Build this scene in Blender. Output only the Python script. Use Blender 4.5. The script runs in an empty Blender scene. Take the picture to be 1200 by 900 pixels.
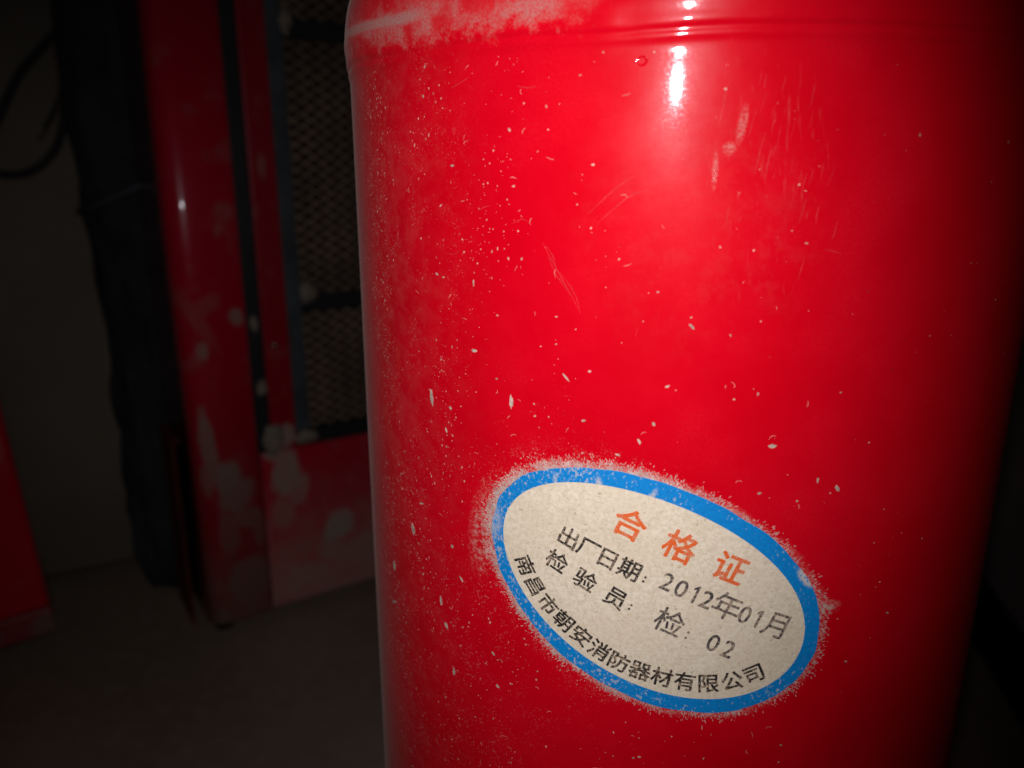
import bpy, math, random
from math import radians as rad, sin, cos, pi
from mathutils import Vector, Matrix
import mathutils.noise as mn

S = bpy.context.scene
COL = S.collection
R = 0.065            # radius of the extinguisher shell
ZC = 0.35            # height the photograph was taken from
# ------------------------------------------------------------------ camera
cam = bpy.data.objects.new('camera', bpy.data.cameras.new('camera'))
COL.objects.link(cam)
cam.location = (0, -0.173141, ZC)
cam.rotation_euler = (rad(90 - 15.5), 0, rad(11.25))
cam.data.sensor_width = 36
cam.data.lens = 933 / 1200 * 36
cam.data.clip_start = 0.005
cam.data.clip_end = 50
cam.data.dof.use_dof = True
cam.data.dof.focus_distance = 0.128
cam.data.dof.aperture_fstop = 17.5
S.camera = cam
# ------------------------------------------------------------------ world: an unlit room
w = bpy.data.worlds.new('World'); S.world = w; w.use_nodes = True
w.node_tree.nodes['Background'].inputs[0].default_value = (1.0, 0.9, 0.75, 1)
w.node_tree.nodes['Background'].inputs[1].default_value = 0.004
# ------------------------------------------------------------------ the phone's flash, just above the lens
fl = bpy.data.lights.new('flash', 'SPOT')
fl.energy = 0.80
fl.color = (1.0, 0.945, 1.0)
fl.spot_size = rad(89); fl.spot_blend = 1.0
fl.shadow_soft_size = 0.0021
flash = bpy.data.objects.new('flash', fl); COL.objects.link(flash)
flash.location = (-0.0025, -0.1764, 0.3685)
aim = Vector((-0.0401, -0.0528, 0.3215))
flash.rotation_euler = (aim - flash.location).to_track_quat('-Z', 'Y').to_euler()
# ------------------------------------------------------------------ colour management
S.view_settings.view_transform = 'Standard'
S.view_settings.look = 'None'
S.view_settings.exposure = 0
S.view_settings.gamma = 1
S.view_settings.use_curve_mapping = False
S.render.engine = 'CYCLES'
S.render.resolution_x = 1024; S.render.resolution_y = 768

rnd = random.Random(7)
# ================================================================== node helpers
class NT:
    def __init__(s, name):
        s.m = bpy.data.materials.new(name); s.m.use_nodes = True
        s.t = s.m.node_tree; s.p = s.t.nodes['Principled BSDF']
        s._uv = None; s._ob = None
    def n(s, typ, **kw):
        x = s.t.nodes.new(typ)
        for k, v in kw.items(): setattr(x, k, v)
        return x
    def l(s, a, b): s.t.links.new(a, b)
    def put(s, sock, v):
        if isinstance(v, bpy.types.NodeSocket): s.l(v, sock)
        elif v is not None: sock.default_value = v
    def set(s, **kw):
        for k, v in kw.items(): s.put(s.p.inputs[k.replace('_', ' ')], v)
    def uv(s):
        if not s._uv: s._uv = s.n('ShaderNodeUVMap').outputs[0]
        return s._uv
    def ob(s):
        if not s._ob: s._ob = s.n('ShaderNodeTexCoord').outputs['Object']
        return s._ob
    def math(s, op, a, b=None, c=None, clamp=False):
        x = s.n('ShaderNodeMath', operation=op, use_clamp=clamp)
        s.put(x.inputs[0], a)
        if b is not None: s.put(x.inputs[1], b)
        if c is not None: s.put(x.inputs[2], c)
        return x.outputs[0]
    def vm(s, op, a, b=None):
        x = s.n('ShaderNodeVectorMath', operation=op)
        s.put(x.inputs[0], a)
        if b is not None: s.put(x.inputs[1], b)
        return x.outputs['Value'] if op in ('LENGTH', 'DISTANCE', 'DOT_PRODUCT') else x.outputs[0]
    def mapping(s, v, scale=(1, 1, 1), loc=(0, 0, 0), rotz=0):
        x = s.n('ShaderNodeMapping'); s.l(v, x.inputs[0])
        x.inputs['Scale'].default_value = scale; x.inputs['Location'].default_value = loc
        x.inputs['Rotation'].default_value = (0, 0, rotz)
        return x.outputs[0]
    def noise(s, v, scale=1, detail=4, rough=.55, dist=0, seed=0, sc=(1, 1, 1)):
        if sc != (1, 1, 1) or seed: v = s.mapping(v, sc, (seed * 13.7, seed * 5.1, seed * 2.3))
        x = s.n('ShaderNodeTexNoise'); s.l(v, x.inputs['Vector'])
        x.inputs['Scale'].default_value = scale; x.inputs['Detail'].default_value = detail
        x.inputs['Roughness'].default_value = rough; x.inputs['Distortion'].default_value = dist
        return x.outputs[0]
    def voro(s, v, scale=1, feature='F1', sc=(1, 1, 1), seed=0):
        v = s.mapping(v, sc, (seed * 7.7, seed * 3.1, 0))
        x = s.n('ShaderNodeTexVoronoi', feature=feature); s.l(v, x.inputs['Vector'])
        x.inputs['Scale'].default_value = scale
        return x
    def ramp(s, v, a, b, lo=0., hi=1.):
        x = s.n('ShaderNodeMapRange', interpolation_type='SMOOTHSTEP')
        s.put(x.inputs[0], v)
        x.inputs[1].default_value = a; x.inputs[2].default_value = b
        x.inputs[3].default_value = lo; x.inputs[4].default_value = hi
        return x.outputs[0]
    def mix(s, f, a, b):
        x = s.n('ShaderNodeMix', data_type='RGBA')
        s.put(x.inputs[0], f)
        for i, v in ((6, a), (7, b)):
            s.put(x.inputs[i], v if isinstance(v, bpy.types.NodeSocket) else (*v[:3], 1))
        return x.outputs[2]
    def add(s, *v):
        o = v[0]
        for x in v[1:]: o = s.math('ADD', o, x)
        return o
    def mul(s, *v):
        o = v[0]
        for x in v[1:]: o = s.math('MULTIPLY', o, x)
        return o
    def mx(s, *v):
        o = v[0]
        for x in v[1:]: o = s.math('MAXIMUM', o, x)
        return o
    def bump(s, h, strength=1., dist=.0001):
        x = s.n('ShaderNodeBump'); s.l(h, x.inputs['Height'])
        x.inputs['Strength'].default_value = strength; x.inputs['Distance'].default_value = dist
        return x.outputs[0]
    def blob(s, v, cx, cy, rx, ry, rot=0, soft=.5):
        """1 inside an ellipse, 0 outside"""
        q = s.vm('SUBTRACT', v, (cx, cy, 0))
        q = s.mapping(q, (1, 1, 1), rotz=-rot)
        q = s.mapping(q, (1 / rx, 1 / ry, 0))
        return s.ramp(s.vm('LENGTH', q), 1 + soft, 1 - soft)

# the sticker's outline on the shell, in mm round the shell (s) and up from ZC (z)
EL_C = (-0.45, -62.24); EL_ANG = rad(-23.4)
EL_O = (27.25, 17.58); EL_IC = (-0.62, -62.26); EL_I = (24.98, 15.06)

# ================================================================== materials
DUST = (.50, .42, .34)
def shell_material():
    k = NT('red_gloss_paint'); uv = k.uv()
    sep = k.n('ShaderNodeSeparateXYZ'); k.l(uv, sep.inputs[0]); s_, z_ = sep.outputs[0], sep.outputs[1]
    # large soft dirt, fine film and grains
    big = k.noise(uv, .055, 5, .6)
    fine = k.noise(uv, 2.6, 6, .7, seed=1)
    mid = k.noise(uv, .35, 5, .65, seed=2)
    film = k.mul(k.ramp(big, .42, .68), k.ramp(fine, .35, .75), .015)
    # settled dust along the shoulder on the left
    ed = k.add(z_, k.mul(k.math('SUBTRACT', mid, .5), 9.5), k.mul(k.math('SUBTRACT', fine, .5), 3.2))
    side = k.ramp(s_, -8, -17)
    shoulder = k.mul(k.ramp(ed, 16.6, 19.2), side, k.ramp(ed, 26, 20.5), k.ramp(fine, .25, .66), k.ramp(k.noise(uv, .22, 5, .65, seed=21), .36, .60, .15, 1.), .60)
    line = k.mul(k.ramp(k.math('ABSOLUTE', k.math('SUBTRACT', k.add(z_, k.mul(k.math('SUBTRACT', mid, .5), 1.4)), 20.9)), 1.5, .3), k.ramp(s_, -30, -44), k.ramp(fine, .2, .6), .72)
    # dirt on the left flank, thicker low down
    left = k.ramp(s_, -22, -62)
    grains = k.ramp(k.noise(uv, 3.4, 3, .6, seed=3, sc=(1, .8, 1)), .585, .70)
    patch = k.ramp(k.noise(uv, .16, 4, .6, seed=4), .38, .66)
    flank = k.mul(left, k.add(k.mul(grains, patch, .50), k.mul(k.ramp(mid, .35, .75), .07)))
    low = k.mul(k.ramp(z_, -20, -70), k.ramp(s_, 5, -40), grains, patch, .32)
    # glue and paper fuzz round the sticker
    q = k.vm('SUBTRACT', uv, (EL_C[0], EL_C[1], 0))
    q = k.mapping(q, rotz=-EL_ANG)
    wob = k.mul(k.math('SUBTRACT', k.noise(uv, .22, 4, .6, seed=5), .5), .16)
    r = k.vm('LENGTH', k.mapping(q, (1 / EL_O[0], 1 / EL_O[1], 0)))
    fz = k.noise(uv, 1.5, 6, .78, seed=6)
    r2 = k.add(r, wob, k.mul(k.math('SUBTRACT', fz, .5), .42))
    rightside = k.ramp(s_, 0, 22, 1.0, .42)
    halo = k.mul(k.ramp(r2, 1.07, 1.01), k.ramp(fz, .43, .53), rightside, k.ramp(k.noise(uv, .45, 4, .6, seed=31), .32, .58, .25, 1.), .92)
    halo2 = k.mul(k.ramp(r2, 1.24, 1.03), k.ramp(k.noise(uv, 3.0, 3, .6, seed=8), .52, .64), k.ramp(s_, 8, -16), k.ramp(mid, .42, .60), .26)
    spur = k.mul(k.blob(uv, 25.7, -64.6, 2.3, 1.2, rad(12), .5), k.ramp(fz, .42, .58), .85)
    spur2 = k.mul(k.blob(uv, -28.2, -57, 2.4, 6.5, rad(-8), .6), k.ramp(fz, .45, .62), .6)
    # rubbed streaks to the right of the flash spot
    st = k.noise(uv, 1.0, 4, .6, seed=9, sc=(2.6, .22, 1))
    st2 = k.mapping(uv, rotz=rad(-8))
    st = k.noise(st2, 1.0, 4, .62, seed=9, sc=(2.4, .25, 1))
    streak = k.mul(k.ramp(st, .60, .72), k.blob(uv, 11, -2, 9, 13, 0, .6), .08)
    smear = k.mul(k.mx(k.blob(uv, 7.9, 4.6, .5, 2.0, rad(-8), .5), k.blob(uv, 6.5, 1.8, .7, .7, 0, .6), k.blob(uv, 4.9, -.9, .35, 2.0, 0, .5)),
                  k.ramp(fine, .40, .60), .38)
    soft = k.mul(k.mx(k.blob(uv, 4, -8, 15, 14, 0, .6), 0), k.ramp(k.noise(uv, .30, 6, .72, seed=11), .44, .66), .018)
    d = k.mx(film, shoulder, line, flank, low, halo, halo2, spur, spur2, streak, smear, soft)
    d = k.math('MINIMUM', d, 1.)
    tone = k.noise(uv, .9, 4, .6, seed=12)
    dustc = k.mix(k.ramp(tone, .3, .7), (.50, .40, .33), (.66, .56, .47))
    dustc = k.mix(k.ramp(z_, 12, 17), dustc, (.36, .33, .28))
    red = k.mix(k.ramp(big, .3, .7), (.66, .0003, .0095), (.73, .0003, .012))
    k.set(Base_Color=k.mix(d, red, dustc))
    k.set(Roughness=k.add(.30, k.mul(d, .4), k.mul(mid, .08)), IOR=1.45, Specular_IOR_Level=k.add(.07, k.mul(k.ramp(k.noise(uv, .12, 6, .7, seed=17), .30, .70), .07)))
    cw = k.math('SUBTRACT', 1., k.mul(d, 3.0), clamp=True)
    k.set(Coat_Weight=k.mul(cw, .55), Coat_Roughness=k.add(.05, k.mul(k.ramp(fine, .45, .66), .05)), Coat_IOR=1.5)
    k.set(Sheen_Weight=k.mul(left, .06), Sheen_Roughness=.35, Sheen_Tint=(1, .88, .78, 1))
    h = k.add(k.mul(k.noise(uv, .5, 3, .5, seed=13), .07), k.mul(k.noise(uv, 2.2, 3, .6, seed=14), .035), k.mul(st, .04), k.mul(d, .25))
    pit = k.blob(uv, -4.9, 12.4, .55, .55, 0, .35)
    h = k.math('SUBTRACT', h, k.mul(pit, 2.2))
    nb = k.bump(h, .55, .00010)
    k.set(Normal=nb); k.put(k.p.inputs['Coat Normal'], nb)
    return k.m

def simple(name, col, rough=.6, metal=0., coat=0., nscale=.2, amp=.25, bumpd=0., coatr=.1, coords='ob', spec=.5, sheen=0.):
    k = NT(name); v = k.ob()
    a = k.noise(v, nscale, 5, .6); c2 = tuple(c * (1 - amp) for c in col)
    k.set(Base_Color=k.mix(k.ramp(a, .3, .7), col, c2), Roughness=k.add(rough - .05, k.mul(a, .1)), Metallic=metal,
          Coat_Weight=coat, Coat_Roughness=coatr, Specular_IOR_Level=spec, Sheen_Weight=sheen)
    if bumpd: k.set(Normal=k.bump(k.noise(v, nscale * 6, 5, .65, seed=3), 1, bumpd))
    return k.m

def paper_material():
    k = NT('cream_label_paper'); uv = k.uv()
    a = k.noise(uv, .12, 5, .6); b = k.noise(uv, 1.6, 5, .7, seed=1); c = k.noise(uv, 3.6, 3, .6, seed=2)
    fib = k.noise(uv, 1.9, 2, .5, seed=4, dist=1.5, sc=(1, 1.6, 1))
    col = k.mix(k.ramp(b, .3, .7), (.96, .86, .66), (.76, .65, .46))
    col = k.mix(k.mul(k.ramp(a, .35, .7), .45), col, (.80, .67, .48))
    col = k.mix(k.mul(k.ramp(fib, .62, .72), .6), col, (.30, .22, .14))
    col = k.mix(k.mul(k.ramp(c, .62, .72), .45), col, (.22, .16, .10))
    stain = k.blob(uv, -9, -52.5, 5, 1.6, rad(-15), .7)
    col = k.mix(k.mul(stain, .10), col, (.45, .32, .20))
    k.set(Base_Color=col, Roughness=.62, Specular_IOR_Level=.3, Normal=k.bump(k.add(k.mul(b, .5), c), .35, .00008))
    k.m['c'] = 1
    return k.m

def blue_material():
    k = NT('blue_border_print'); uv = k.uv()
    b = k.noise(uv, 1.7, 5, .72, seed=1); c = k.noise(uv, 2.0, 5, .72, seed=2, sc=(1, .7, 1)); area = k.noise(uv, .17, 3, .6, seed=3)
    sep = k.n('ShaderNodeSeparateXYZ'); k.l(uv, sep.inputs[0])
    leftw = k.ramp(sep.outputs[0], 12, -20, .0, .075)
    lowr = k.mul(k.blob(uv, 17, -76, 6, 5, 0, .5), .07)
    thr = k.add(c, k.mul(k.math('SUBTRACT', area, .5), .30), leftw, lowr)
    worn = k.mul(k.ramp(thr, .61, .69), .70)
    cr = k.mx(k.mul(k.blob(uv, -15.3, -46.2, .35, 1.6, rad(8), .5), .8), k.mul(k.blob(uv, -8.6, -45.8, .5, 1.6, rad(6), .5), .8),
              k.mul(k.blob(uv, -1.2, -46.6, .4, 1.6, rad(-30), .5), .8), k.mul(k.blob(uv, -26.0, -54.5, 1.2, 2.6, 0, .6), .55))
    cr = k.mul(cr, k.ramp(b, .35, .55))
    notch = k.mul(k.blob(uv, 22.3, -58.9, 1.8, .8, rad(-50), .4), k.ramp(b, .38, .5))
    worn = k.mx(worn, cr, notch)
    col = k.mix(k.ramp(b, .3, .7), (.002, .29, .74), (.003, .22, .62))
    col = k.mix(worn, col, (.66, .62, .56))
    # paper white shows at both cut edges
    k.set(Base_Color=col, Roughness=.5, Specular_IOR_Level=.35, Normal=k.bump(k.add(b, c), .3, .00008))
    return k.m

def ink_material(name, ink, fade, soft=0.06):
    k = NT(name); uv = k.uv()
    b = k.noise(uv, 2.4, 5, .75, seed=1); c = k.noise(uv, 6, 3, .6, seed=5); a = k.noise(uv, .25, 3, .6, seed=7)
    gap = k.ramp(k.add(b, k.mul(k.math('SUBTRACT', c, .5), .5), k.mul(k.math('SUBTRACT', a, .5), .35)), fade - soft, fade + soft)
    col = k.mix(k.mul(gap, .8), ink, (.60, .46, .32))
    k.set(Base_Color=col, Roughness=.65, Specular_IOR_Level=.25)
    return k.m

def cabinet_material(name, base, blobs, dust=(.50, .42, .32), amount=.95, low=0.):
    k = NT(name); v = k.ob()
    sep = k.n('ShaderNodeSeparateXYZ'); k.l(v, sep.inputs[0])
    cmb = k.n('ShaderNodeCombineXYZ'); k.put(cmb.inputs[0], k.mul(sep.outputs[0], 1000.)); k.put(cmb.inputs[1], k.mul(sep.outputs[2], 1000.))
    p = cmb.outputs[0]
    a = k.noise(v, 40, 5, .65); b = k.noise(v, 260, 4, .65, seed=2); c = k.noise(v, 14, 4, .6, seed=5)
    warp = k.vm('ADD', p, k.vm('SCALE', k.mapping(k.ob(), (0, 0, 0)), None)) if False else p
    d = k.mul(k.ramp(a, .50, .70), k.ramp(c, .40, .62), .28)
    if low: d = k.mx(d, k.mul(k.ramp(k.add(sep.outputs[2], k.mul(k.math('SUBTRACT', a, .5), .10)), low, .0), .86, k.ramp(b, .3, .65, .6, 1)))
    for (cx, cy, rx, ry, rot, am) in blobs:
        q = k.vm('SUBTRACT', p, (cx, cy, 0)); q = k.mapping(q, rotz=-rad(rot)); q = k.mapping(q, (1 / rx, 1 / ry, 0))
        L = k.add(k.vm('LENGTH', q), k.mul(k.math('SUBTRACT', a, .5), 2.2))
        d = k.mx(d, k.mul(k.ramp(L, 1.25, .75), am, k.ramp(b, .25, .6, .65, 1)))
    col = k.mix(k.mul(d, amount), base, dust)
    k.set(Base_Color=col, Roughness=k.add(.34, k.mul(d, .5)), Coat_Weight=k.math('SUBTRACT', 1., d, clamp=True), Coat_Roughness=.075,
          Normal=k.bump(k.add(k.mul(b, .15), c), .5, .0006))
    return k.m

def floor_material():
    k = NT('dusty_concrete'); v = k.ob()
    a = k.noise(v, 7, 6, .6); b = k.noise(v, 90, 5, .65, seed=2); c = k.voro(v, 160).outputs[0]
    col = k.mix(k.ramp(a, .3, .7), (.42, .32, .23), (.31, .24, .17))
    col = k.mix(k.mul(k.ramp(b, .45, .7), .5), col, (.46, .37, .28))
    k.set(Base_Color=col, Roughness=.9, Specular_IOR_Level=.2, Normal=k.bump(k.add(k.mul(b, 1.), a), .8, .001))
    return k.m

def wall_material():
    k = NT('dull_plaster'); v = k.ob()
    a = k.noise(v, 5, 6, .6); b = k.noise(v, 60, 5, .65, seed=2)
    col = k.mix(k.ramp(a, .3, .7), (.29, .26, .195), (.21, .185, .14))
    k.set(Base_Color=col, Roughness=.9, Specular_IOR_Level=.15, Normal=k.bump(k.add(k.mul(b, .6), a), .8, .0015))
    return k.m

M = {}
M['shell'] = shell_material()
M['paper'] = paper_material()
M['blue'] = blue_material()
M['orange'] = ink_material('orange_ink', (.86, .135, .02), .585, .10)
M['black'] = ink_material('black_ink', (.020, .017, .015), .56, .05)
M['stamp'] = ink_material('grey_stamp_ink', (.050, .045, .052), .52, .08)
M['chip'] = simple('pale_bare_spot', (.74, .58, .46), .8, nscale=900, amp=.55, bumpd=.0001)
M['speck'] = simple('pale_dust_grain', (.86, .50, .42), .85, nscale=500, amp=.5)
M['scratch'] = simple('scratched_paint', (.74, .06, .07), .7, nscale=700, amp=.5)
M['fuzz'] = simple('paper_fuzz', (.74, .60, .52), .9, nscale=600, amp=.4)
M['cab'] = cabinet_material('red_enamel_dusty', (.80, .006, .040),
    [(12, 246, 5, 26, 28, .22), (20, 255, 6, 12, -60, .22), (14, 222, 5, 8, 0, .75), (39, 246, 5, 6, 0, .75),
     (24, 128, 10, 13, 0, .95), (28, 112, 11, 16, -10, .8), (33, 92, 12, 9, 0, .65), (42, 78, 5, 14, 0, .6), (12, 150, 5, 26, 5, .8), (30, 40, 18, 22, 0, .8), (20, 80, 8, 20, 0, .6), (8, 128, 4, 14, 0, .6),
     (33, 307, 3.0, 7, -18, .4), (16, 60, 4, 40, 0, .35), (8, 12, 8, 10, 0, .95)], low=.10)
M['cab_panel'] = cabinet_material('red_enamel_base', (.76, .008, .042),
    [(66, 120, 11, 22, 0, .9), (58, 140, 9, 10, 0, .9), (73, 105, 10, 12, 0, .7), (106, 66, 17, 13, 20, 1.), (98, 48, 14, 12, 0, .8), (60, 60, 7, 6, 0, .5), (120, 40, 26, 16, 0, .8), (80, 28, 20, 14, 0, .8), (62, 88, 9, 14, 0, .6)], low=.14)
M['cab_strip'] = cabinet_material('red_enamel_strip', (.50, .003, .020), [(68, 150, 8, 9, 0, .9), (66, 348, 3, 8, 0, .3)])
M['trim'] = simple('blue_grey_rubber', (.10, .12, .13), .6, nscale=30, amp=.5, bumpd=.0005)
M['seal'] = simple('dark_rubber_seal', (.018, .024, .028), .55, nscale=30, amp=.4, bumpd=.0004)
M['mesh'] = simple('dusty_wire', (.42, .29, .19), .7, metal=.0, nscale=20, amp=.5)
M['inner'] = simple('brown_cloth', (.070, .045, .032), .9, nscale=25, amp=.4)
M['steel'] = simple('screw_steel', (.55, .48, .36), .28, metal=1., nscale=100, amp=.2)
M['plaster'] = simple('plaster_splash', (.50, .42, .31), .9, nscale=150, amp=.4, bumpd=.001)
M['cable'] = simple('black_cable_rubber', (.008, .008, .009), .5, nscale=30, amp=.3)
M['redwire'] = simple('red_wire', (.10, .012, .008), .5, nscale=30, amp=.3)
M['greenwire'] = simple('green_wire', (.012, .05, .035), .5, nscale=30, amp=.3)
M['bundle'] = simple('blue_black_cloth', (.058, .068, .076), .75, nscale=22, amp=.6, bumpd=.006)
M['floor'] = floor_material(); M['wall'] = wall_material()
M['whitewash'] = simple('old_whitewash', (.62, .60, .56), .9, nscale=8, amp=.35)
M['skirt_and_gap'] = simple('black_skirting_and_gap_shade', (.02, .018, .015), .7, nscale=12, amp=.4)
M['leftred'] = cabinet_material('red_enamel_left', (.82, .003, .030), [(-8, 170, 4, 30, 0, .35), (-30, 120, 12, 12, 0, .2)], amount=.5)
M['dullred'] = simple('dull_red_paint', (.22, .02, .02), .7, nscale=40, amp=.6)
M['lip'] = cabinet_material('dusty_lip', (.42, .05, .05), [(-3, 18, 12, 10, 0, .9), (-45, 20, 14, 6, 0, .5)], dust=(.26, .19, .15))

# ================================================================== mesh helpers
def link(name, me, mat=None, parent=None):
    o = bpy.data.objects.new(name, me); COL.objects.link(o)
    if mat: me.materials.append(mat)
    if parent: o.parent = parent
    return o
def obj(name, verts, faces, mat, parent=None, smooth=False, uvs=None):
    me = bpy.data.meshes.new(name); me.from_pydata([tuple(v) for v in verts], [], faces)
    if smooth: me.polygons.foreach_set('use_smooth', [True] * len(me.polygons))
    if uvs:
        L = me.uv_layers.new(name='UVMap'); li = [0] * len(me.loops); me.loops.foreach_get('vertex_index', li)
        flat = []
        for i in li: flat += uvs[i]
        L.data.foreach_set('uv', flat)
    me.update()
    return link(name, me, mat, parent)
def empty(name, loc, rotz=0):
    o = bpy.data.objects.new(name, None); COL.objects.link(o); o.location = loc; o.rotation_euler = (0, 0, rotz)
    o.empty_display_size = .02
    return o
def tag(o, label=None, cat=None, group=None, kind=None):
    if label: o['label'] = label
    if cat: o['category'] = cat
    if group: o['group'] = group
    if kind: o['kind'] = kind
    return o
def bevel(o, wd, seg=2):
    m = o.modifiers.new('bevel', 'BEVEL'); m.width = wd; m.segments = seg; m.limit_method = 'ANGLE'; return o
def box(name, a, b, mat, parent=None, bv=0):
    x0, y0, z0 = a; x1, y1, z1 = b
    v = [(x0, y0, z0), (x1, y0, z0), (x1, y1, z0), (x0, y1, z0), (x0, y0, z1), (x1, y0, z1), (x1, y1, z1), (x0, y1, z1)]
    f = [(0, 3, 2, 1), (4, 5, 6, 7), (0, 1, 5, 4), (1, 2, 6, 5), (2, 3, 7, 6), (3, 0, 4, 7)]
    o = obj(name, v, f, mat, parent)
    if bv: bevel(o, bv)
    return o
def prism(name, poly, z0, z1, mat, parent=None, smooth=False, bv=0):
    n = len(poly); v = [(x, y, z0) for x, y in poly] + [(x, y, z1) for x, y in poly]
    f = [tuple(range(n))[::-1], tuple(range(n, 2 * n))] + [(i, (i + 1) % n, n + (i + 1) % n, n + i) for i in range(n)]
    o = obj(name, v, f, mat, parent)
    if smooth:
        for p in o.data.polygons:
            if len(p.vertices) == 4: p.use_smooth = True
    if bv: bevel(o, bv)
    return o
def tube(name, pts, r, mat, parent=None, seg=10, rf=None):
    pts = [Vector(p) for p in pts]; V = []; F = []; n = len(pts)
    T = [(pts[min(i + 1, n - 1)] - pts[max(i - 1, 0)]).normalized() for i in range(n)]
    u = T[0].orthogonal().normalized()
    for i, p in enumerate(pts):
        u = (u - T[i] * u.dot(T[i])).normalized(); w_ = T[i].cross(u); rr = rf(i / (n - 1)) * r if rf else r
        for j in range(seg): a = 2 * pi * j / seg; V.append(p + (u * cos(a) + w_ * sin(a)) * rr)
    for i in range(n - 1):
        for j in range(seg): a = i * seg + j; b = i * seg + (j + 1) % seg; F.append((a, b, b + seg, a + seg))
    F += [tuple(range(seg))[::-1], tuple((n - 1) * seg + j for j in range(seg))]
    return obj(name, V, F, mat, parent, True)
def spline(pts, n=12):
    P = [Vector(p) for p in pts]; P = [P[0] * 2 - P[1]] + P + [P[-1] * 2 - P[-2]]; out = []
    for i in range(1, len(P) - 2):
        for j in range(n):
            t = j / n; a, b, c, d = P[i - 1:i + 3]
            out.append(.5 * ((2 * b) + (c - a) * t + (2 * a - 5 * b + 4 * c - d) * t * t + (3 * b - a - 3 * c + d) * t ** 3))
    out.append(P[-2]); return out

def cyl(s, z, off=0.):
    """point on the shell: s mm round from the side that faces the camera, z mm up from ZC, off mm proud"""
    a = s / 1000 / R; r = R + off / 1000
    return (r * sin(a), -r * cos(a), ZC + z / 1000)

# ================================================================== setting
def sheet(name, pts, mat, label=None):
    o = obj(name, pts, [tuple(range(len(pts)))], mat); o['kind'] = 'structure'; return o
sheet('floor', [(-2.5, -1.5, 0), (2.5, -1.5, 0), (2.5, 2.5, 0), (-2.5, 2.5, 0)], M['floor'])
# back wall runs parallel to nothing else: it passes behind the red cabinet
wd = Vector((.77, .64, 0)).normalized(); wp = Vector((-.4817, .3702, 0)); wn = Vector((-wd.y, wd.x, 0))
def wallbox(name, p, d, n, u0, u1, z0, z1, th, mat):
    c = [p + d * u0, p + d * u1, p + d * u1 + n * th, p + d * u0 + n * th]
    v = [(q.x, q.y, z0) for q in c] + [(q.x, q.y, z1) for q in c]
    f = [(0, 3, 2, 1), (4, 5, 6, 7), (0, 1, 5, 4), (1, 2, 6, 5), (2, 3, 7, 6), (3, 0, 4, 7)]
    o = obj(name, v, f, mat); o['kind'] = 'structure'; return o
wallbox('wall', wp, wd, wn, -1.2, 1.24, .011, 1.6, .1, M['wall'])
wallbox('wall_gap_shade', wp, wd, wn, -1.2, 1.24, -.01, .011, .1, M['skirt_and_gap']).location = wn * .02  # recessed strip coloured black as the shade in the gap below the wall
# side wall on the right
rp = Vector((.262, 1.16, 0)); rd = Vector((-.02, -1, 0)).normalized(); rn = Vector((1, -.02, 0)).normalized()
wallbox('wall_right', rp, rd, rn, -.3, 2.2, 0, 1.6, .1, M['whitewash'])
wallbox('skirting', rp - rn * .008, rd, rn, -.1, 2.2, 0, .045, .008, M['skirt_and_gap'])

# ================================================================== fire extinguisher
ext = empty('fire_extinguisher', (0, 0, 0))
tag(ext, 'large glossy red fire extinguisher cylinder with dusty left flank and blue-edged oval sticker, in front', 'fire extinguisher')
prof = [(0, .006), (20, .006), (45, .010), (56, .016), (58, .008), (58.5, .002), (61, .0015), (62, .004), (62.6, .014), (64.2, .020), (65, .026)]
prof += [(65, .026 + (ZC + .0125 - .026) * t / 40) for t in range(1, 41)]
zr = lambda z: ZC + z / 1000
prof += [(65.0, zr(13.4)), (65.02, zr(14.1)), (65.08, zr(14.5)), (65.20, zr(14.85)), (65.30, zr(15.1)), (65.34, zr(15.4)), (65.30, zr(15.75)), (65.28, zr(16.0)),
         (65.36, zr(16.25)), (65.52, zr(16.5)), (65.62, zr(16.75)), (65.66, zr(17.1)), (65.67, zr(17.7)), (65.69, zr(18.2)), (65.75, zr(18.7)), (65.81, zr(19.2)), (65.83, zr(19.7)),
         (65.80, zr(20.3)), (65.73, zr(21.0)), (65.6, zr(22)), (65.4, zr(23.5)), (65.15, zr(25)), (64.8, zr(26.8)), (64.2, zr(28.6)), (63.2, zr(30.6)), (61.4, zr(33)), (58.5, zr(36)), (54, zr(39.6)), (48, zr(43.4)), (40, zr(47.5)), (32, zr(50.5)), (22, zr(53.5)),
         (17, zr(54.5)), (15.8, zr(56)), (15.5, zr(60)), (15.5, zr(72)), (14.5, zr(73)), (0, zr(73))]
NS = 360; V = []; F = []; UV = []
for (r, z) in prof:
    for j in range(NS + 1):
        s_mm = (j / NS - .5) * 2 * pi * 65
        a = (j / NS - .5) * 2 * pi
        rr = r; zz = z; rel = (z - ZC) * 1000
        if 13.2 < rel < 26:                      # the weld is never quite even
            wv = mn.noise(Vector((s_mm * .055, rel * .05, 3.3))); wv2 = mn.noise(Vector((s_mm * .35, rel * .6, 9.1)))
            rr += (r - 65) * .55 * wv + .05 * wv2; zz += .00055 * wv + .00008 * wv2
            t = math.exp(-((s_mm + 9.5) / 2.2) ** 2 - ((rel - 18.0) / 2.0) ** 2)   # a run of paint ends in a small bead
            rr += .28 * t
        elif r > 64.9:
            rr += .03 * mn.noise(Vector((s_mm * .03, rel * .03, 1.7))) + .012 * mn.noise(Vector((s_mm * .11, rel * .11, 6.7)))
        V.append((rr / 1000 * sin(a), -rr / 1000 * cos(a), zz)); UV.append((s_mm, rel))
W = NS + 1
for i in range(len(prof) - 1):
    for j in range(NS): a = i * W + j; F.append((a, a + 1, a + W + 1, a + W))
obj('shell', V, F, M['shell'], ext, True, UV)
tube('neck_ring', [(0, 0, zr(57)), (0, 0, zr(66))], .0185, M['steel'], ext, 40)

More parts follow.
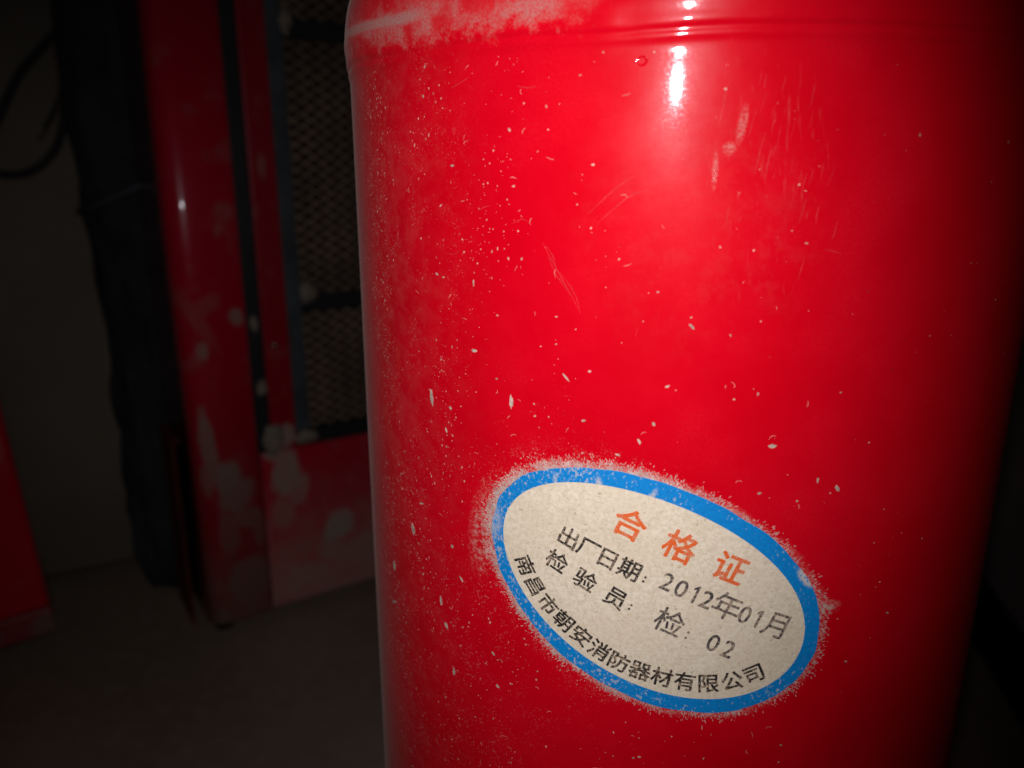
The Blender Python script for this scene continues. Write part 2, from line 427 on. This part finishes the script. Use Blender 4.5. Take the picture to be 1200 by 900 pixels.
# ---- sticker
stk_V = []; stk_F = []; stk_UV = []
def ell(c, ax, t, k=1.): 
    x = ax[0] * k * cos(t); y = ax[1] * k * sin(t)
    return (c[0] + x * cos(EL_ANG) - y * sin(EL_ANG), c[1] + x * sin(EL_ANG) + y * cos(EL_ANG))
def ringmesh(name, loops, mat, parent, centre=None):
    V = []; F = []; U = []; n = len(loops[0])
    for lp in loops:
        for (s, z, o) in lp: V.append(cyl(s, z, o)); U.append((s, z))
    for i in range(len(loops) - 1):
        for j in range(n): a = i * n + j; b = i * n + (j + 1) % n; F.append((a, b, b + n, a + n))
    if centre:
        V.append(cyl(*centre)); U.append(centre[:2]); c = len(V) - 1; m = (len(loops) - 1) * n
        for j in range(n): F.append((m + j, m + (j + 1) % n, c))
    return obj(name, V, F, mat, parent, False, U)
NP = 220
def lumpy(t, amp=.10): return 1 + amp * mn.noise(Vector((cos(t) * 6, sin(t) * 6, 2.))) / 27 * 3 + amp * .5 * mn.noise(Vector((cos(t) * 30, sin(t) * 30, 5.))) / 20
outer = [ell(EL_C, EL_O, 2 * pi * j / NP, lumpy(2 * pi * j / NP)) for j in range(NP)]
inn = [ell(EL_IC, EL_I, 2 * pi * j / NP) for j in range(NP)]
lerp = lambda a, b, t: [(p[0] + (q[0] - p[0]) * t, p[1] + (q[1] - p[1]) * t) for p, q in zip(a, b)]
H = .09
loops = [[(*p, 0.0) for p in outer], [(*p, H) for p in outer]]
for k in (.98, .9, .8, .7, .6, .5, .4, .3, .2, .1): loops.append([(*ell(EL_C, EL_O, 2 * pi * j / NP, k * (1 if k < .9 else 1)), H) for j in range(NP)])
sticker = ringmesh('certificate_sticker', loops, M['paper'], ext, (*EL_C, H))
tag(sticker, 'oval cream paper sticker with blue border and Chinese print')
b0 = [ell(EL_C, EL_O, 2 * pi * j / NP, 1.0 * lumpy(2 * pi * j / NP)) for j in range(NP)]
HB = H + .02
ringmesh('border_print', [[(*p, HB) for p in b0]] + [[(*p, HB) for p in lerp(b0, inn, t)] for t in (.35, .7, 1)], M['blue'], sticker)

# ---- lettering (each character measured on the sticker: s, z in mm, size in mm, turn in degrees)
T22 = -22.3
rows = [
 ('orange', 4.25, .026, [('合', -3.95, -51.03, T22), ('格', 3.41, -53.92, T22), ('证', 10.8, -57.01, T22)]),
 ('black', 3.05, .022, [('出', -13.12, -54.61, -22), ('厂', -9.95, -55.85, -22), ('日', -6.99, -57.0, -22), ('期', -3.67, -58.3, -22), (':', -1.44, -59.59, -22),
                       ('检', -14.92, -58.92, -25), ('验', -10.34, -61.16, -25), ('员', -5.59, -63.33, -25), (':', -3.33, -64.46, -25)]),
 ('stamp', 3.9, .012, [('2', 1.91, -59.64, T22), ('0', 4.01, -60.6, T22), ('1', 5.96, -61.4, T22), ('2', 7.8, -62.2, T22), ('年', 10.79, -63.28, T22),
                      ('0', 13.53, -64.58, T22), ('1', 15.51, -65.29, T22), ('月', 18.59, -66.58, T22),
                      ('检', 2.58, -66.39, T22), (':', 5.27, -68.29, T22), ('0', 9.23, -69.41, T22), ('2', 11.54, -70.43, T22)])]
arc = [('南', -20.31, -60.92), ('昌', -18.57, -64.0), ('市', -16.3, -66.7), ('朝', -13.6, -68.95), ('安', -10.76, -70.95), ('消', -7.8, -72.8), ('防', -4.72, -74.25),
       ('器', -1.42, -75.25), ('材', 1.94, -75.97), ('有', 5.4, -76.4), ('限', 8.91, -76.5), ('公', 12.5, -75.95), ('司', 15.75, -74.75)]
arcl = []
for i, (ch, s, z) in enumerate(arc):
    a = arc[max(i - 1, 0)]; b = arc[min(i + 1, len(arc) - 1)]
    ang = math.degrees(math.atan2(b[2] - a[2], b[1] - a[1]))
    if i == 0: ang -= 3
    if i == len(arc) - 1: ang += 4
    arcl.append((ch, s, z, ang))
rows.append(('black', 2.9, .026, arcl))
def glyph(ch, bold):
    if ch == '1':
        return [(.17, 0), (.26, 0), (.26, .72), (.19, .72), (.06, .60), (.06, .53), (.17, .60)], [(0, 1, 2, 6), (2, 3, 4, 5, 6)]
    c = bpy.data.curves.new('g', 'FONT'); c.body = ch; c.size = 1; c.resolution_u = 4
    c.align_x = 'LEFT'
    t = bpy.data.objects.new('g', c); COL.objects.link(t)
    bpy.context.view_layer.update()
    me = bpy.data.meshes.new_from_object(t.evaluated_get(bpy.context.evaluated_depsgraph_get()))
    vs = [(v.co.x, v.co.y) for v in me.vertices]; fs = [tuple(p.vertices) for p in me.polygons]
    bpy.data.objects.remove(t); bpy.data.curves.remove(c); bpy.data.meshes.remove(me)
    return vs, fs
vs, fs = glyph('国', 0)
xs = [v[0] for v in vs]; ys = [v[1] for v in vs]
EMW = (max(xs) - min(xs)); EMC = ((max(xs) + min(xs)) / 2, (max(ys) + min(ys)) / 2)
print('em box', EMW, EMC)
for mat, size, bold, items in rows:
    for (ch, s, z, ang) in items:
        vs, fs = glyph(ch, bold)
        if not vs: print('NO GLYPH', ch); continue
        xs = [v[0] for v in vs]; ys = [v[1] for v in vs]
        if ch.isdigit():
            cx, cy = (max(xs) + min(xs)) / 2, (max(ys) + min(ys)) / 2; sc = 2.85 / (max(ys) - min(ys)); sx = sc * .94
        elif ch == ':':
            cx, cy = (max(xs) + min(xs)) / 2, (max(ys) + min(ys)) / 2; sc = size / EMW * .62; sx = sc * 1.0
        else:
            cx, cy = EMC; sc = sx = size / EMW * .98
        ca, sa = cos(rad(ang)), sin(rad(ang)); P = []; U = []
        ht = HB + (.015 if mat != 'stamp' else .012)
        nv = len(vs); bb = bold * size
        shifts = [(0, 0), (-bb, 0), (bb, 0), (0, -bb), (0, bb), (bb * .7, bb * .7), (-bb * .7, bb * .7), (bb * .7, -bb * .7), (-bb * .7, -bb * .7)] if bold > .006 else [(0, 0), (-bb, 0), (bb, 0)]
        fs = [tuple(i + q * nv for i in f) for q in range(len(shifts)) for f in fs]      # heavier strokes: the outline laid over itself
        for q, (x, y) in [(q, v) for q in range(len(shifts)) for v in vs]:
            x = (x - cx) * sx + shifts[q][0]; y = (y - cy) * sc + shifts[q][1]
            x += .035 * mn.noise(Vector((s + x * 1.7, z + y * 1.7, 1.))); y += .035 * mn.noise(Vector((s + x * 1.7, z + y * 1.7, 8.)))
            a_, b_ = s + x * ca - y * sa, z + x * sa + y * ca
            P.append(cyl(a_, b_, ht + q * .0012)); U.append((a_, b_))
        obj({'orange': 'title_character', 'black': 'printed_character', 'stamp': 'stamped_character'}[mat], P, fs, M[mat], sticker, False, U)

# ---- bare spots and chips, each one as it lies on the shell: photo-measured s, z, length, width (mm), turn
def flake(s, z, L, Wd, ang, off, V, F, U, n=9, jag=.35):
    ca, sa = cos(ang), sin(ang); b = len(V); 
    for i in range(n):
        t = 2 * pi * i / n; k = 1 - jag * rnd.random()
        x = L / 2 * cos(t) * k; y = Wd / 2 * sin(t) * k
        p = (s + x * ca - y * sa, z + x * sa + y * ca); V.append(cyl(*p, off)); U.append(p)
    F.append(tuple(range(b, b + n)))
CHIPS = [(a, b, c * .9, d * .75, e) for a, b, c, d, e in [(-39.61,-36.93,3.57,1.17,-85), (-22.91,-34.50,2.67,1.06,90), (-29.69,-27.52,1.37,0.80,8), (-35.03,-37.69,0.99,0.82,-47), (-14.06,-29.57,2.08,0.54,-46), (-10.53,-28.34,0.62,0.50,5), (0.38,-29.76,0.93,0.49,24), (-11.22,-35.77,0.90,0.52,7), (-3.12,-38.03,1.25,0.62,-64), (-1.22,-35.33,0.74,0.61,-59), (-6.07,-40.38,0.97,0.53,-15), (-36.16,-41.69,1.26,0.65,-77), (-1.53,-16.65,0.45,0.35,2), (-15.64,-20.88,0.52,0.37,5), (-37.50,-16.51,1.01,0.53,-25), (-35.93,-16.89,0.78,0.39,5), (-29.68,-17.22,1.53,0.42,89), (-25.50,-31.30,0.63,0.40,9), (15.35,-38.11,1.57,0.89,-1), (25.73,-44.93,1.61,0.87,-56), (22.51,-43.51,1.17,0.53,91), (24.52,-30.59,0.39,0.37,-3), (37.89,-67.24,0.75,0.47,-13), (30.88,-74.33,0.65,0.47,-11), (21.23,-88.06,0.57,0.48,-6), (-23.17,4.43,0.84,0.46,-55), (-33.57,-0.33,0.88,0.48,0), (-10.83,-0.19,0.70,0.43,0), (-27.62,16.90,0.73,0.43,-5), (-33.92,17.36,0.85,0.44,-5), (-30.07,14.71,0.99,1.09,89), (-39.63,9.52,0.59,0.61,87), (-12.85,10.97,0.46,0.31,-2), (-46.62,-62.97,2.89,1.66,-70), (-55.25,-73.92,2.67,1.98,84), (-38.58,-73.75,2.26,1.04,-85), (-37.36,-78.11,1.61,1.33,-60), (-35.61,-86.57,1.94,0.98,88), (-33.24,-67.55,1.56,0.68,-47), (-25.66,-85.03,1.11,0.85,-36), (-26.50,-79.08,1.11,0.62,-51), (-43.48,-56.93,1.68,0.65,19), (-35.34,-62.10,0.91,0.91,-30), (-56.14,-82.24,3.22,0.79,27), (3.23,-21.26,1.40,0.57,-44), (3.04,-19.98,0.45,0.35,2), (14.14,-45.17,0.73,0.66,-1), (19.73,-46.51,0.51,0.40,-3), (31.90,3.53,0.52,0.34,87), (-0.88,-91.05,0.68,0.48,10), (-1.81,-91.39,0.55,0.48,11), (8.37,-22.32,0.48,0.33,-58), (17.39,-10.05,0.57,0.33,-0), (9.48,-31.28,0.46,0.37,1), (-9.61,15.90,0.56,0.39,-29), (-10.80,18.73,0.55,0.39,-3), (-3.14,14.64,0.31,0.30,-2), (-3.40,13.37,0.32,0.30,-2)]]
for (s, z, L, Wd, ang) in CHIPS:
    V = []; F = []; U = []; flake(s, z, L, Wd, rad(ang), .03, V, F, U, 14, .4)
    n = len(V); base = [cyl(u[0], u[1], 0) for u in U]
    for i in range(n): F.append((i, (i + 1) % n, n + (i + 1) % n, n + i))
    V += base; U += U
    obj('paint_chip', V, [f if len(f) < 5 else f for f in F], M['chip'], ext, False, U)
# ---- countless dust grains and paper fuzz
def inside(s, z, k=1.0):
    x, y = s - EL_C[0], z - EL_C[1]; c, d = cos(-EL_ANG), sin(-EL_ANG)
    return ((x * c - y * d) / EL_O[0]) ** 2 + ((x * d + y * c) / EL_O[1]) ** 2 < k * k
V = []; F = []; U = []; cnt = 0
while cnt < 6000:
    s = rnd.uniform(-78, 60); z = rnd.uniform(-175, 16)
    den = .045 + .75 * max(0, min(1, (-s - 8) / 48)) ** 1.3
    if z < -60: den += .12 * max(0, min(1, (12 - s) / 40))
    den *= .10 + 2.2 * max(0, mn.noise(Vector((s * .10, z * .06, 4))) + .18)
    if s > 18: den *= .5
    if rnd.random() > den or inside(s, z, 1.02): continue
    g = rnd.random(); L = .09 + .30 * g ** 4; el = 1 + 1.6 * rnd.random() ** 3
    flake(s, z, L * el, L, rad(90 + rnd.gauss(0, 40)), .03, V, F, U, 5 if g < .7 else 7, .4); cnt += 1
def ribbon(pts, wd_, off, V, F, U):
    n = len(pts); b = len(V)
    for i, (s, z) in enumerate(pts):
        q0 = pts[max(i - 1, 0)]; q1 = pts[min(i + 1, n - 1)]; dx, dz = q1[0] - q0[0], q1[1] - q0[1]; L = math.hypot(dx, dz) or 1
        w2 = wd_ / 2 * (.25 + .75 * sin(pi * (i + .3) / (n - .4))) * rnd.uniform(.6, 1.1)
        for sg in (-1, 1): p = (s - dz / L * w2 * sg, z + dx / L * w2 * sg); V.append(cyl(*p, off)); U.append(p)
    for i in range(n - 1): F.append((b + 2 * i, b + 2 * i + 1, b + 2 * i + 3, b + 2 * i + 2))
for _ in range(330):                                          # hair-like fibres among the grains
    s = rnd.uniform(-66, 20); z = rnd.uniform(-150, 14)
    if inside(s, z, 1.05) or rnd.random() > .25 + max(0, -s) / 45: continue
    a = rnd.uniform(0, pi); c_ = rnd.uniform(-1.6, 1.6); st_ = rnd.uniform(.10, .32); P = [(s, z)]
    for q in range(4): P.append((P[-1][0] + st_ * cos(a), P[-1][1] + st_ * sin(a))); a += c_ * .4
    ribbon(P, .07, .04, V, F, U)
o = obj('dust_grains', V, F, M['speck'], ext, False, U); o['kind'] = 'stuff'
V = []; F = []; U = []
SCR = [[(-17.87, -10.72), (-15.36, -14.72), (-12.37, -19.55)], [(-17.06, -12.45), (-15.74, -14.98), (-13.66, -17.6)], [(-17.34, -11.05), (-16.29, -12.41), (-15.74, -14.51)], [(-15.36, -14.48), (-13.69, -16.41), (-12.65, -18.13), (-12.1, -20.25)], [(-11.24, -6.49), (-7.85, -3.33), (-5.12, -1.47)], [(-10.02, -7.81), (-6.12, -4.41), (-3.38, -3.3)], [(-22.76, -8.21), (-21.09, -7.56), (-19.74, -8.1)], [(-21.95, 9.98), (-20.12, 9.69), (-19.1, 9.86)], [(-33.61, 10.35), (-31.92, 10.82), (-29.98, 11.6)], [(-35.42, -13.08), (-33.57, -13.21), (-32.13, -12.35)], [(-28.71, -6.63), (-27.6, -6.11), (-26.38, -5.84)], [(7.7, 7.3), (7.47, 4.77), (7.16, 3.24)], [(8.39, 6.49), (7.93, 4.26), (7.84, 2.62)], [(10.83, 3.75), (10.29, 1.17), (9.86, -1.44)], [(11.81, 2.2), (11.45, 0.13), (11.31, -1.97)], [(16.81, -4.3), (16.42, -6.02), (16.11, -7.53)], [(21.37, -7.13), (21.07, -8.66), (20.82, -9.54)], [(18.59, -5.17), (18.39, -6.46), (18.39, -7.54)], [(19.91, -10.85), (20.99, -11.09), (22.23, -11.44)], [(5.58, 7.82), (5.19, 5.8), (4.98, 4.27)], [(5.95, 9.81), (5.54, 8.32), (5.44, 6.81)]]
for P in SCR:
    Q = [(x, y) for (x, y, _) in spline([(p[0], p[1], 0) for p in P], 6)]
    Q = [(x + rnd.gauss(0, .02), y + rnd.gauss(0, .02)) for x, y in Q]; ribbon(Q, .07, .02, V, F, U)
for _ in range(34):                                           # the rubbed patch right of the flash spot
    s = rnd.gauss(11, 4.5); z = rnd.gauss(0, 6.5); L = rnd.uniform(.8, 3.4); a = rad(80 + rnd.gauss(0, 5))
    ribbon([(s + cos(a) * L * t / 4 + rnd.gauss(0, .02), z + sin(a) * L * t / 4) for t in range(5)], rnd.uniform(.02, .06), .02, V, F, U)
o = obj('scratches', V, F, M['scratch'], ext, False, U); o['kind'] = 'stuff'
V = []; F = []; U = []; cnt = 0
while cnt < 3800:
    t = rnd.random() * 2 * pi; k = 1.0 + abs(rnd.gauss(0, .038))
    s, z = ell(EL_C, EL_O, t, k)
    wgt = .25 + .75 * max(0, min(1, (14 - s) / 30)); nn = mn.noise(Vector((s * .3, z * .3, 12))) + .55
    if rnd.random() > wgt * nn: continue
    ang = math.atan2(z - EL_C[1], s - EL_C[0]) + rnd.gauss(0, .5)
    L = rnd.uniform(.18, .75) * (1 if rnd.random() < .9 else 1.6); flake(s, z, L, rnd.uniform(.05, .16), ang, .035 + .02 * rnd.random(), V, F, U, 5, .3); cnt += 1
o = obj('paper_fuzz', V, F, M['fuzz'], ext, False, U); o['kind'] = 'stuff'

# ================================================================== red cabinet with the mesh front
d0 = Vector((.0953, .0939)).normalized(); CA = math.atan2(d0.y, d0.x)
cab = empty('mesh_front_cabinet', (-.3282, .3066, 0), CA)
tag(cab, 'red metal cabinet with brown wire mesh front and plaster smears, behind the extinguisher', 'cabinet')
WID, DEP, TOP, BOT = .30, .10, .60, .009
def post(name, x0, x1, flip=False):
    r = .014; pts = []
    for i in range(15):
        a = pi / 2 * i / 14; pts.append((r - r * cos(a), r - r * sin(a)))
    pts += [(x1 - x0 - .0015, 0), (x1 - x0, .0015), (x1 - x0, DEP), (0, DEP)]
    pts = [(x0 + p[0], p[1]) for p in pts]
    if flip: pts = [(WID - p[0], p[1]) for p in pts][::-1]
    return prism(name, pts, BOT, TOP, M['cab'], cab, True)
post('corner_post', 0, .0465); post('corner_post', 0, .0465, True)
for a, b in ((.0465, .0575), (WID - .0575, WID - .0465)):
    box('rubber_seal', (a, .003, .122), (b, .02, TOP - .002), M['seal'], cab, .001)
for a, b in ((.0575, .0765), (WID - .0765, WID - .0575)):
    box('frame_stile', (a, .001, .1395), (b, .02, TOP - .002), M['cab_strip'], cab, .0015)
for a, b in ((.0765, .0885), (WID - .0885, WID - .0765)):
    box('grille_trim', (a, .0035, .150), (b, .016, TOP - .002), M['trim'], cab, .001)
box('grille_trim', (.0765, .0035, .1395), (WID - .0765, .016, .1498), M['seal'], cab, .001)
box('base_panel', (.0477, .0008, BOT + .001), (WID - .0477, .02, .1392), M['cab_panel'], cab, .0012)
box('back_panel', (.001, DEP + .0002, BOT), (WID - .001, DEP + .003, TOP), M['cab_panel'], cab)
box('inner_cloth', (.0765, .024, .14), (WID - .0765, .027, TOP - .002), M['inner'], cab)
box('top_panel', (0, 0.002, TOP + .0002), (WID, DEP, TOP + .004), M['cab'], cab, .001)
for x in (.012, WID - .012):
    for y in (.014, DEP - .014): tube('foot', [(x, y, 0), (x, y, .0092)], .007, M['seal'], cab, 14)
for z in (.2485, .4395): box('cross_bar', (.0887, .0062, z - .006), (WID - .0887, .013, z + .006), M['seal'], cab, .001)
# expanded metal mesh
V = []; F = []
cw, chh = .0130, .0085; x0, x1, z0, z1 = .0887, WID - .0887, .1502, TOP - .003
def strand(a, b, t=.0008):
    d = (b - a).normalized(); n = Vector((-d.z, 0, d.x)) * t; y = Vector((0, .0005, 0)); i = len(V)
    for p in (a, b): V.extend([p + n - y, p - n - y, p - n + y, p + n + y])
    for j in range(4): F.append((i + j, i + (j + 1) % 4, i + 4 + (j + 1) % 4, i + 4 + j))
nx = int((x1 - x0) / cw); nz = int((z1 - z0) / chh)
for i in range(nx):
    for j in range(nz):
        c = Vector((x0 + (i + .5) * cw, .0145, z0 + (j + .5) * chh)); c += Vector((.0012 * mn.noise(c * 60), .003 * mn.noise(c * 35 + Vector((5, 0, 0))), .0012 * mn.noise(c * 70 + Vector((0, 9, 0)))))
        w0 = Vector((cw / 2, 0, 0)); h0 = Vector((0, 0, chh / 2)); q = Vector((0, .0012, 0))
        strand(c - w0 + q, c + h0 - q); strand(c + h0 - q, c + w0 + q); strand(c + w0 + q, c - h0 - q); strand(c - h0 - q, c - w0 + q)
tag(obj('wire_mesh', V, F, M['mesh'], cab), kind='stuff')
def lump(name, c, r, mat, parent, seed, fl=(1, .5, 1)):
    V = []; F = []; n, m = 14, 9
    for i in range(m + 1):
        for j in range(n):
            a = pi * i / m; b = 2 * pi * j / n; d = Vector((sin(a) * cos(b), sin(a) * sin(b), cos(a)))
            k = r * (1 + .45 * mn.noise(d * 1.6 + Vector((seed, 0, 0))))
            V.append(Vector(c) + Vector((d.x * fl[0], d.y * fl[1], d.z * fl[2])) * k)
    for i in range(m):
        for j in range(n): F.append((i * n + j, (i + 1) * n + j, (i + 1) * n + (j + 1) % n, i * n + (j + 1) % n))
    return obj(name, V, F, mat, parent, True)
lump('plaster_lump', (.094, .006, .257), .0062, M['plaster'], cab, 1, (1, .5, 1.3))
lump('plaster_lump', (.0905, .006, .444), .0065, M['plaster'], cab, 2, (.9, .5, 1.4))
lump('plaster_lump', (.0535, .003, .190), .0045, M['plaster'], cab, 3, (1, .5, 1.3))
lump('plaster_lump', (.0520, .003, .238), .0030, M['plaster'], cab, 4, (.9, .5, 1.8))
lump('plaster_lump', (.0585, .000, .150), .0075, M['plaster'], cab, 5, (1, .35, 1.5))
lump('plaster_lump', (.0845, .002, .146), .0065, M['plaster'], cab, 6, (1.5, .4, .8))
for z in (.221, .43):                                         # round screw heads
    V = []; F = []; n = 16; mm = 5; rr = .0024
    for i in range(mm):
        a = pi / 2 * i / mm
        for j in range(n): V.append((.0656 + rr * cos(a) * cos(2 * pi * j / n), .0012 - rr * .8 * sin(a), z + rr * cos(a) * sin(2 * pi * j / n)))
    for i in range(mm - 1):
        for j in range(n): F.append((i * n + j, i * n + (j + 1) % n, (i + 1) * n + (j + 1) % n, (i + 1) * n + j))
    F.append(tuple((mm - 1) * n + j for j in range(n)))
    if z < .3: obj('screw_head', V, F, M['steel'], cab, True)

# low red plate edge behind the corner post
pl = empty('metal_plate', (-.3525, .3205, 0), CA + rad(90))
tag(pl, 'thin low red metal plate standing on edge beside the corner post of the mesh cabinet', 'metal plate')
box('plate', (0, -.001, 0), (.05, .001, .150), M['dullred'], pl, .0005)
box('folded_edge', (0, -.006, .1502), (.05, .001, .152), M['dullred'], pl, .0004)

# ================================================================== red box at the left edge
lb = empty('red_metal_box', (-0.4269, 0.2660, .010), CA)
lb.rotation_euler = (0, rad(-3.2), CA)
tag(lb, 'red metal box with dusty bottom rim cut off by the left edge of the picture', 'metal box')
prism('box_body', [(-.26, 0), (-.003, 0), (0, .003), (0, .10), (-.26, .10)], .0315, .40, M['leftred'], lb, bv=.0015)
box('bottom_rim', (-.26, -.0035, .012), (.0005, .101, .0312), M['lip'], lb, .0012)
for x in (-.25, -.03):
    for y in (.03, .085): tube('foot', [(x, y, .002 if x < -.1 else .003), (x, y, .0122)], .008, M['cable'], lb, 12)

# ================================================================== dark bundle between wall and cabinet
bp = empty('cloth_bundle', (-.405, .392, 0))
tag(bp, 'blue-black bundle of folded cloth standing against the wall, left of the mesh cabinet', 'cloth bundle')
V = []; F = []; n, m = 96, 80
for i in range(m + 1):
    z = .62 * i / m
    for j in range(n):
        a = 2 * pi * j / n
        fx = .040 * (1 - .10 * sin(z * 9)); fy = .026
        k = 1 + .16 * mn.noise(Vector((cos(a) * 2.2, sin(a) * 2.2, z * 7))) + .10 * mn.noise(Vector((cos(a) * 5 + z * 9, sin(a) * 5, z * 16))) + .09 * mn.noise(Vector((cos(a) * 9, sin(a) * 9 + z * 5, z * 34))) + .05 * sin(a * 9 + z * 24 + 3 * mn.noise(Vector((z * 9, 0, 0))))
        k *= min(1, .75 + 2.5 * min(z, .62 - z) / .62 * 2)
        x, y = fx * k * cos(a), fy * k * sin(a)
        V.append((x * wd.x - y * wd.y, x * wd.y + y * wd.x, z))
for i in range(m):
    for j in range(n): F.append((i * n + j, i * n + (j + 1) % n, (i + 1) * n + (j + 1) % n, (i + 1) * n + j))
F += [tuple(range(n))[::-1], tuple(m * n + j for j in range(n))]
obj('cloth', V, F, M['bundle'], bp, True)
tube('strap', [(x * wd.x * 1.0 - y * wd.y, x * wd.y + y * wd.x, .335 + .02 * cos(t)) for t, x, y in [(2 * pi * i / 40, .0445 * cos(2 * pi * i / 40), .0305 * sin(2 * pi * i / 40)) for i in range(41)]], .0022, M['trim'], bp, 8)

# ================================================================== cable loop hung on the wall
cb = empty('cable_loop', (0, 0, 0))
tag(cb, 'loop of black cable hanging on the grey wall with thin red and green wires', 'cable')
def onwall(u, z, out=.006): p = wp + wd * u - wn * out; return (p.x, p.y, z)
def loop(pts, r, mat, name): tube(name, spline([onwall(*p) for p in pts], 10), r, mat, cb, 10)
loop([(0.0437, 0.5002), (0.0365, 0.454), (0.0218, 0.4343), (0.0024, 0.4122), (-0.0119, 0.3869), (-0.0245, 0.3628), (-0.0235, 0.3447), (-0.0115, 0.3415), (0.0016, 0.3446), (0.0142, 0.3545), (0.0229, 0.3683), (0.0297, 0.3942), (0.0354, 0.4539), (0.0382, 0.4996)], .0028, M['cable'], 'cable')
loop([(0.0393, 0.4997), (0.0336, 0.4653), (0.0286, 0.436), (0.0287, 0.4123), (0.0232, 0.3879), (0.0085, 0.3662)], .0010, M['redwire'], 'red_wire')
loop([(0.0349, 0.4993), (0.0306, 0.4593), (0.0311, 0.4302), (0.0291, 0.4063), (0.0225, 0.3909), (0.0137, 0.3755)], .0011, M['greenwire'], 'green_wire')
print('built', len(bpy.data.objects))
